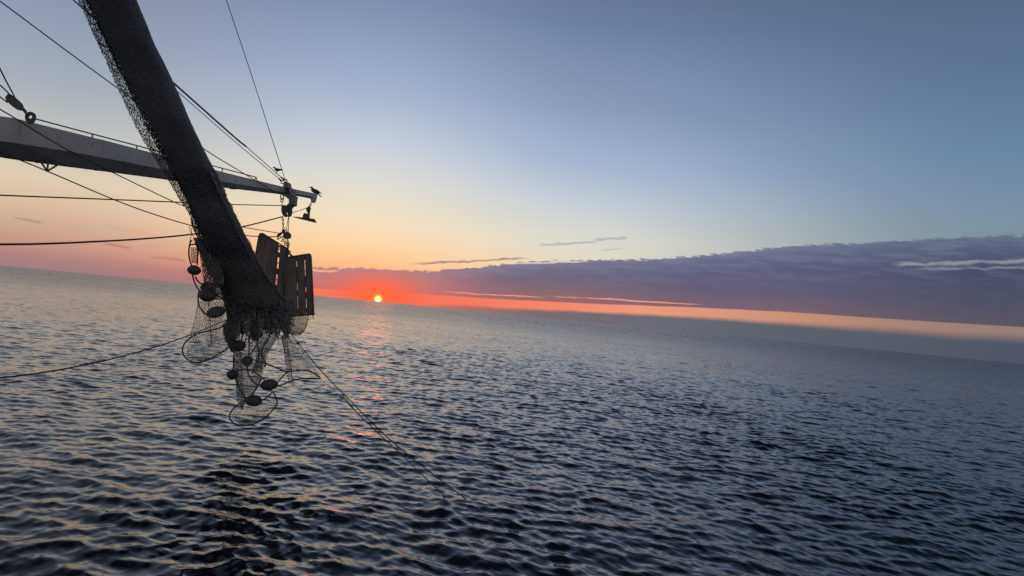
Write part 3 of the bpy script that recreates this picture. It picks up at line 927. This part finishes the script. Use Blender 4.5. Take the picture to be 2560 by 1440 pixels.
def lump(stn, D_, seed, depth=.7):
    rings = []
    for y, xl, xr in stn:
        c = P((xl + xr) / 2, y, D_); rx = (xr - xl) / 2 * D_ / F_PX
        rings.append([c + Vector((math.cos(a), depth * math.sin(a), 0)) * rx * (1 + .30 * mnoise.noise(Vector((math.cos(a) * 2, math.sin(a) * 2, y * .05 + seed))) + .16 * mnoise.noise(Vector((math.cos(a) * 5, math.sin(a) * 5, y * .12 + seed)))) for a in np.linspace(0, 2 * math.pi, 19)[:-1]])
    b.loft(rings)
    LUMPS.append((stn, D_, seed, depth))


for x0, x1, yb, D_, sd in [(570, 597, 880, 19.8, 1), (588, 610, 834, 19.75, 2.3), (622, 652, 852, 19.7, 4.4), (664, 688, 828, 19.85, 6.6), (700, 731, 844, 19.75, 8.1)]:
    y0 = 715 + rng.uniform(-15, 20); w = x1 - x0; cx = (x0 + x1) / 2
    stn = []
    for k in range(9):
        f = k / 8; y = y0 + (yb - y0) * f
        ww = w * (1.05 - .15 * f + .22 * math.sin(f * 7 + sd * 3)) * (1 if f < .75 else 1 - 2.6 * (f - .75))
        xx = cx - 26 * (1 - f) * .6 + 4 * math.sin(f * 5 + sd)
        L_, R_ = interp(NET, y)[:2]
        a_, c_ = xx - ww / 2, xx + ww / 2
        if y < 800:
            a_, c_ = max(a_, L_ - 1), min(c_, R_ + 1)
            if c_ - a_ < 8: a_, c_ = (R_ - 9, R_) if c_ >= R_ else (L_, L_ + 9)
        stn.append((y, a_, c_))
    lump(stn, D_, sd)
lump([(596, 486, 520), (612, 490, 530), (640, 502, 548), (665, 512, 553), (690, 528, 556), (712, 541, 560)], 18.8, 17, .5)
b.build('gathered_bundle', M_BUNDLE, net)


def netting(name, fn, ns, nt, r, jit, parent=net, keep=1.0, mat=None, layers=1):
    """diamond mesh of real twine over the patch fn(s, t)"""
    m_ = MB()
    for ly in range(layers):
        g_ = {}
        for i in range(ns + 1):
            for j in range(nt + 1):
                s_ = (i + rng.uniform(-jit, jit)) / ns; t_ = (j + (.5 if i % 2 else 0) + rng.uniform(-jit, jit)) / nt
                if t_ > 1.02: continue
                g_[i, j] = fn(min(max(s_, 0), 1), min(max(t_, 0), 1)) + Vector((0, rng.uniform(-.03, .03) * (layers > 1), 0))
        for i in range(ns):
            for j in range(nt + 1):
                for dj in ((0, -1) if i % 2 == 0 else (0, 1)):
                    if (i, j) in g_ and (i + 1, j + dj) in g_ and rng.random() < keep:
                        a, c = g_[i, j], g_[i + 1, j + dj]
                        if (a - c).length > 1e-4: m_.tube([a, c], r, 3, True)
    return m_.build(name, mat or M_TWINE, parent)


# loose webbing standing off the left side of the bundle


def fringe(y0, y1, side):
    def f(s_, t_):
        y = y0 + (y1 - y0) * s_
        L, R_, O, D_ = interp(NET, y)
        wob = 6 * mnoise.noise(Vector((s_ * 14, t_ * 2, side * 5))) + 3 * mnoise.noise(Vector((s_ * 50, t_ * 4, side)))
        if side < 0:
            x = O + (L + 22 - O) * t_ + wob * t_
            D2 = D_ + .35 * (t_ - .5)
        else:
            x = R_ - 14 + 17 * t_ + wob * .5
            D2 = D_ - .2 + .3 * t_
        return P(x, y, D2)
    return f


netting('webbing', fringe(-330, 60, -1), 110, 12, .0055, .42, keep=.85, layers=2)
netting('webbing', fringe(60, 320, -1), 84, 12, .0058, .42, keep=.85, layers=2)
netting('webbing', fringe(320, 545, -1), 72, 12, .006, .42, keep=.9, layers=2)
netting('webbing', fringe(545, 720, -1), 56, 10, .007, .45, layers=2)
for y0_, y1_ in ((-330, 60), (60, 320), (320, 545)):
    netting('webbing', (lambda f_: lambda s_, t_: f_(s_, .42 + .58 * t_))(fringe(y0_, y1_, -1)), int((y1_ - y0_) / 3.2), 8, .0065, .45, keep=1.0, layers=2)
netting('webbing', fringe(430, 690, 1), 110, 6, .0065, .42, layers=2)


def skin(y0, y1, th0, th1):
    return lambda s_, t_: core_pt(y0 + (y1 - y0) * s_, th0 + (th1 - th0) * t_, 1.015 + .03 * mnoise.noise(Vector((s_ * 90, t_ * 30, 2))))


def hang(xa, xb, y0, y1, D_, sd):
    def f(s_, t_):
        e = y1 + 16 * mnoise.noise(Vector((t_ * 3, sd, 0)))
        return P(xa + (xb - xa) * t_ + 5 * mnoise.noise(Vector((t_ * 4, s_ * 3, sd))), y0 + (e - y0) * s_, D_ + .25 * mnoise.noise(Vector((t_ * 5, s_ * 2, sd + 4))))
    return f


for xa, xb, y1, D_, sd in [(576, 640, 842, 19.5, 1), (600, 672, 834, 19.6, 2), (640, 704, 836, 19.7, 3), (668, 728, 830, 19.75, 4), (590, 700, 826, 19.9, 5), (700, 736, 812, 19.9, 6)]:
    netting('netting', hang(xa, xb, 742, y1, D_, sd), 20, int((xb - xa) / 5), .0075, .45, layers=2)
netting('webbing', skin(420, 780, math.pi * .95, math.pi * 2.05), 110, 24, .007, .4, keep=.55)
for k_, (stn, D_, sd, dp) in enumerate(LUMPS):
    def f(s_, t_, stn=stn, D_=D_, sd=sd, dp=dp):
        y, xl, xr = (lambda q: q)([interp([(i_,) + tuple(v) for i_, v in enumerate(stn)], s_ * (len(stn) - 1))][0])
        a = math.pi * (1 + t_ * 1.1)
        c = P((xl + xr) / 2, y, D_); rx = (xr - xl) / 2 * D_ / F_PX
        return c + Vector((math.cos(a), dp * math.sin(a), 0)) * rx * (1.12 + .3 * mnoise.noise(Vector((math.cos(a) * 2, math.sin(a) * 2, y * .05 + sd))))
    netting('webbing', f, 24, 7, .006, .45, keep=.85)
# limp twine and torn ends tangled round the foot
m_ = MB()
for k in range(95):
    x = rng.uniform(572, 735); y = rng.uniform(755, 835); D_ = rng.uniform(19.45, 20.1); q = [P(x, y, D_)]
    vx, vy = rng.uniform(-7, 7), rng.uniform(3, 12)
    for _ in range(rng.randint(3, 6)):
        x += vx + rng.uniform(-5, 5); y += vy + rng.uniform(-5, 6); D_ += rng.uniform(-.06, .06)
        if y < 872 - abs(x - 640) * .25: q.append(P(x, y, D_))
    if len(q) > 2: m_.tube(spline(q, 4), rng.choice([.006, .008, .012]), 4)
m_.build('tangled_twine', M_TWINE, net)
m_ = MB()
for k in range(40):
    y = rng.uniform(560, 720); L_ = interp(NET, y)[2]; x = L_ + rng.uniform(-4, 30); D_ = interp(NET, y)[3] + rng.uniform(-.1, .3); q = [P(x, y, D_)]
    for _ in range(4):
        x += rng.uniform(-4, 7); y += rng.uniform(4, 14); q.append(P(x, y, D_))
    m_.tube(spline(q, 4), rng.choice([.006, .008, .011]), 4)
m_.build('tangled_twine', M_TWINE, net)


def quad(TL, TR, BR, BL, D0, D1, sag=.0, bulge=0.0):
    def f(s_, t_):
        xl, yl = TL[0] + (BL[0] - TL[0]) * s_, TL[1] + (BL[1] - TL[1]) * s_
        xr, yr = TR[0] + (BR[0] - TR[0]) * s_, TR[1] + (BR[1] - TR[1]) * s_
        k = 4 * t_ * (1 - t_)
        return P(xl + (xr - xl) * t_, yl + (yr - yl) * t_ + sag * k * s_, D0 + (D1 - D0) * s_ - bulge * k * (.3 + s_))
    return f


def panel(rows, D0, D1, bulge=.2):
    """rows: (y, left, right)"""
    n_ = len(rows) - 1

    def f(s_, t_):
        q = s_ * n_; i = min(int(q), n_ - 1); k = q - i
        y = rows[i][0] * (1 - k) + rows[i + 1][0] * k; a = rows[i][1] * (1 - k) + rows[i + 1][1] * k; c = rows[i][2] * (1 - k) + rows[i + 1][2] * k
        return P(a + (c - a) * t_, y, D0 + (D1 - D0) * s_ - bulge * 4 * t_ * (1 - t_) + .05 * mnoise.noise(Vector((s_ * 6, t_ * 5, a * .1))))
    return f


RT = .0045
netting('netting', panel([(752, 496, 566), (790, 490, 572), (830, 479, 576), (865, 468, 580), (888, 466, 560), (902, 476, 520)], 19.3, 19.6, .5), 34, 17, RT, .2)
netting('netting', panel([(755, 500, 562), (800, 510, 560), (850, 515, 545), (868, 520, 530)], 19.7, 19.9, .2), 30, 6, RT, .25)
netting('netting', panel([(618, 477, 494), (640, 476, 495), (658, 480, 496)], 18.7, 18.8, .1), 12, 6, .006, .3)
netting('netting', panel([(640, 505, 534), (680, 506, 546), (720, 510, 552), (750, 522, 562)], 18.8, 19.2, .2), 28, 11, .006, .3, layers=2)
netting('netting', panel([(826, 580, 702), (860, 581, 684), (890, 583, 668), (930, 586, 657), (960, 590, 648), (990, 592, 632)], 20.0, 20.2, .5), 44, 26, RT, .25)
netting('netting', panel([(826, 620, 700), (860, 640, 684), (890, 640, 662), (930, 634, 655)], 19.7, 20.0, .2), 30, 14, RT, .3)
netting('netting', panel([(850, 582, 600), (900, 584, 606), (950, 588, 608), (1000, 592, 614), (1024, 604, 607)], 20.1, 20.2, .1), 46, 6, RT, .3, layers=2)
netting('netting', panel([(838, 702, 722), (870, 708, 744), (900, 714, 765), (930, 720, 788)], 20.3, 20.6, .3), 26, 12, RT, .2)
netting('netting', panel([(838, 703, 712), (880, 710, 724), (920, 717, 731), (962, 724, 735)], 20.2, 20.3, .1), 34, 3, .0055, .2)
netting('netting', panel([(1004, 612, 690), (1020, 590, 690), (1040, 578, 672), (1054, 588, 650), (1062, 604, 630)], 20.2, 20.3, .2), 8, 13, RT, .25)
netting('netting', panel([(790, 726, 768), (806, 722, 768), (822, 721, 763), (836, 730, 752)], 20.6, 20.7, .25), 22, 20, RT, .2)


def hrope(px, D0, D1, r=.019):
    m_ = MB(); m_.tube(pxline(px, D0, D1, 5), r, 7); return m_.build('headrope', M_ROPE, net)


hr = [
    ([(479, 600), (474, 612), (472, 635), (477, 659), (484, 672)], 18.6, 18.7), ([(474, 613), (484, 611), (493, 614), (494, 640), (493, 662)], 18.6, 18.7),
    ([(481, 688), (485, 702), (492, 718), (503, 730)], 18.7, 19.0), ([(497, 728), (495, 745), (497, 762), (504, 775), (516, 786), (528, 784)], 19.0, 19.2),
    ([(540, 736), (548, 734), (558, 731), (572, 728)], 19.1, 19.3), ([(541, 736), (550, 742), (561, 749), (570, 754)], 19.1, 19.3), ([(556, 769), (563, 763), (569, 756)], 19.2, 19.3),
    ([(531, 640), (532, 652), (529, 672), (526, 690), (524, 706)], 18.9, 19.1), ([(513, 655), (519, 672), (520, 686), (515, 697), (510, 704)], 18.9, 19.1), ([(488, 692), (494, 702), (501, 708), (509, 710)], 18.8, 19.0),
    ([(505, 662), (514, 666), (522, 663), (532, 668), (545, 674)], 18.9, 19.0),
    ([(580, 795), (571, 804), (549, 820), (520, 827), (492, 835), (469, 850), (457, 868), (459, 887), (472, 901), (492, 906), (515, 902), (542, 888), (564, 873), (580, 862), (590, 862)], 19.6, 19.8),
    ([(614, 1001), (596, 1010), (581, 1025), (573.5, 1040), (579, 1053), (591, 1061), (610, 1064), (631, 1061), (654, 1050), (672, 1036), (688, 1018), (693, 1005), (689, 992), (683, 980)], 20.1, 20.2),
    ([(681, 980), (669, 992), (655, 1001)], 20.2, 20.2),
    ([(693, 957), (706, 942), (718, 931), (733, 928), (754, 925), (770, 927), (785, 934), (801, 944)], 20.2, 20.4), ([(692, 966), (710, 960), (727, 953), (747, 947), (768, 946), (802, 947)], 20.1, 20.4),
    ([(628, 898), (654, 905), (685, 917), (712, 928), (726, 929)], 20.1, 20.3), ([(592, 926), (606, 923), (622, 924), (639, 932), (656, 944), (664, 955)], 20.1, 20.2),
    ([(617, 914), (620, 932), (627, 948), (638, 959), (654, 966)], 20.1, 20.2), ([(590, 948), (595, 960), (602, 977), (614, 996)], 20.1, 20.2), ([(653, 947), (642, 970), (628, 990)], 20.1, 20.2),
    ([(646, 846), (643, 858), (636, 872), (627, 884), (620, 894)], 20.0, 20.1), ([(622.5, 838), (622.8, 860), (622, 892)], 20.0, 20.1), ([(676, 826), (671, 846), (661, 861), (654, 880), (657, 894), (664, 908), (662, 918)], 20.1, 20.2),
    ([(607, 830), (605, 845), (602, 858)], 20.0, 20.0), ([(643, 860), (647, 880), (645, 900), (636, 916), (630, 934)], 20.1, 20.2), ([(592, 832), (596, 822), (606, 822), (609, 832)], 20.0, 20.0),
    ([(560, 742), (590, 746), (620, 736), (650, 728)], 19.2, 19.4), ([(640, 650), (662, 690), (690, 726), (726, 769), (756, 786)], 18.9, 20.1),
    ([(664, 790), (668, 800), (666, 808)], 19.4, 19.4), ([(583, 890), (584, 910), (582, 926)], 20.0, 20.1)]
for px, a, c in hr: hrope(px, a, c)
hrope([(770, 788), (768, 806), (763, 822), (752, 835), (738, 838), (724, 831), (718, 822)], 20.6, 20.6, .010)
hrope([(700, 834), (688, 852), (672, 877)], 20.0, 20.0, .008)
hrope([(724, 838), (745, 864), (768, 897), (800, 944)], 20.3, 20.5, .007)
hrope([(706, 839), (711, 880), (716, 925), (723, 957)], 20.3, 20.4, .008); hrope([(717, 842), (722, 890), (728, 930), (734, 963)], 20.3, 20.4, .008)
hrope([(496, 752), (488, 795), (477, 836)], 19.3, 19.5, .006)
hrope([(521, 752), (524, 790), (528, 835), (529, 860)], 19.6, 19.8, .010)


def flt(x, y, ra, rb, a, D_):
    m_ = MB()
    k = D_ / F_PX
    axd = (P(x + math.cos(a) * 10, y - math.sin(a) * 10, D_) - P(x, y, D_) + FWD * .02).normalized()
    m_.ell(P(x, y, D_), axd, ra * k, rb * k, 22, 14, .03, x)
    o = m_.build('float', M_FLOAT, net)
    e = MB()
    for s_ in (-1, 1): e.ring(P(x, y, D_) + axd * s_ * ra * k * .93, axd, rb * k * .26, .014, None, 12, 6)
    e.ring(P(x, y, D_), axd, rb * k * 1.0, .007, None, 22, 5)
    e.build('rim', M_FLOAT, o)


for f_ in [(485.5, 675.5, 16, 12.5, -.1, 18.65), (521, 717.5, 19, 13, .1, 19.15), (519, 737.5, 21, 17, -.05, 18.95), (539.5, 780.5, 23, 14.5, .28, 19.1), (597, 864, 17.5, 14, .05, 19.85), (618, 902, 14, 13, .5, 20.0),
           (581.5, 936, 14, 12.5, .1, 20.05), (673, 962, 21.5, 14, .12, 20.05), (634, 1001.5, 21, 14.5, -.08, 20.1), (640, 832, 17, 12, -.6, 19.7), (716, 826, 12, 10, -.9, 19.85), (686, 812, 12, 10, .3, 19.9)]:
    flt(*f_)

# ---------------------------------------------------------------- ropes to the water
m_ = MB(); m_.tube(pxline([(-220, 966), (0, 945), (115, 930), (232, 908), (345, 880), (460, 843), (571, 798), (600, 786)], 8.0, 19.5), .011, 7)
m_.tube(pxline([(200, 914), (232, 907.5), (262, 901)], 10.4, 11.1), .014, 7)
tag(m_.build('mooring_rope', M_ROPE), 'dark rope curving up from the left edge over the water to the net', 'rope', 'slack ropes hanging from the net foot')


def depth_of(p): return (p - Vector((0, 0, CAM_Z))).dot(M3 @ Vector((0, 0, -1)))


wa = at_water(1203, 1275, -.12); wb = at_water(1136, 1263, -.12)
m_ = MB(); la = pxline([(712, 812), (718, 822), (755, 870), (801, 925), (838, 964), (880, 1006), (969, 1094), (1088, 1190), (1203, 1275)], 20.0, depth_of(wa), 6)
m_.tube(la, .012, 6)
kn = P(745, 858, 19.3); m_.ell(kn, Vector((1, 0, -1)), .05, .03, 10, 8); m_.tube([kn, kn + Vector((.12, 0, .05)), kn + Vector((.2, 0, .03))], [.014, .014, .022], 6)
tag(m_.build('hauling_rope', M_ROPE), 'long thin rope with a knot slanting from the net foot down into the sea', 'rope', 'slack ropes hanging from the net foot')
m_ = MB(); lb_ = pxline([(850, 990), (862, 1000), (881, 1020), (937, 1075), (1000, 1134), (1087, 1217), (1136, 1263)], 18.2, depth_of(wb), 6)
m_.tube(lb_, .012, 6)
m_.tube(spline([P(884, 1022, 17.7), P(872, 1006, 17.9), P(860, 993, 18.1), P(853, 988, 18.2), P(850, 991, 18.2), P(856, 999, 18.1)], 6), .011, 6)
m_.tube([P(800, 946, 20.3), P(850, 990, 18.2)], .004, 5)
tag(m_.build('hauling_rope', M_ROPE), 'second rope with a small loop, entering the sea left of the knotted rope', 'rope', 'slack ropes hanging from the net foot')
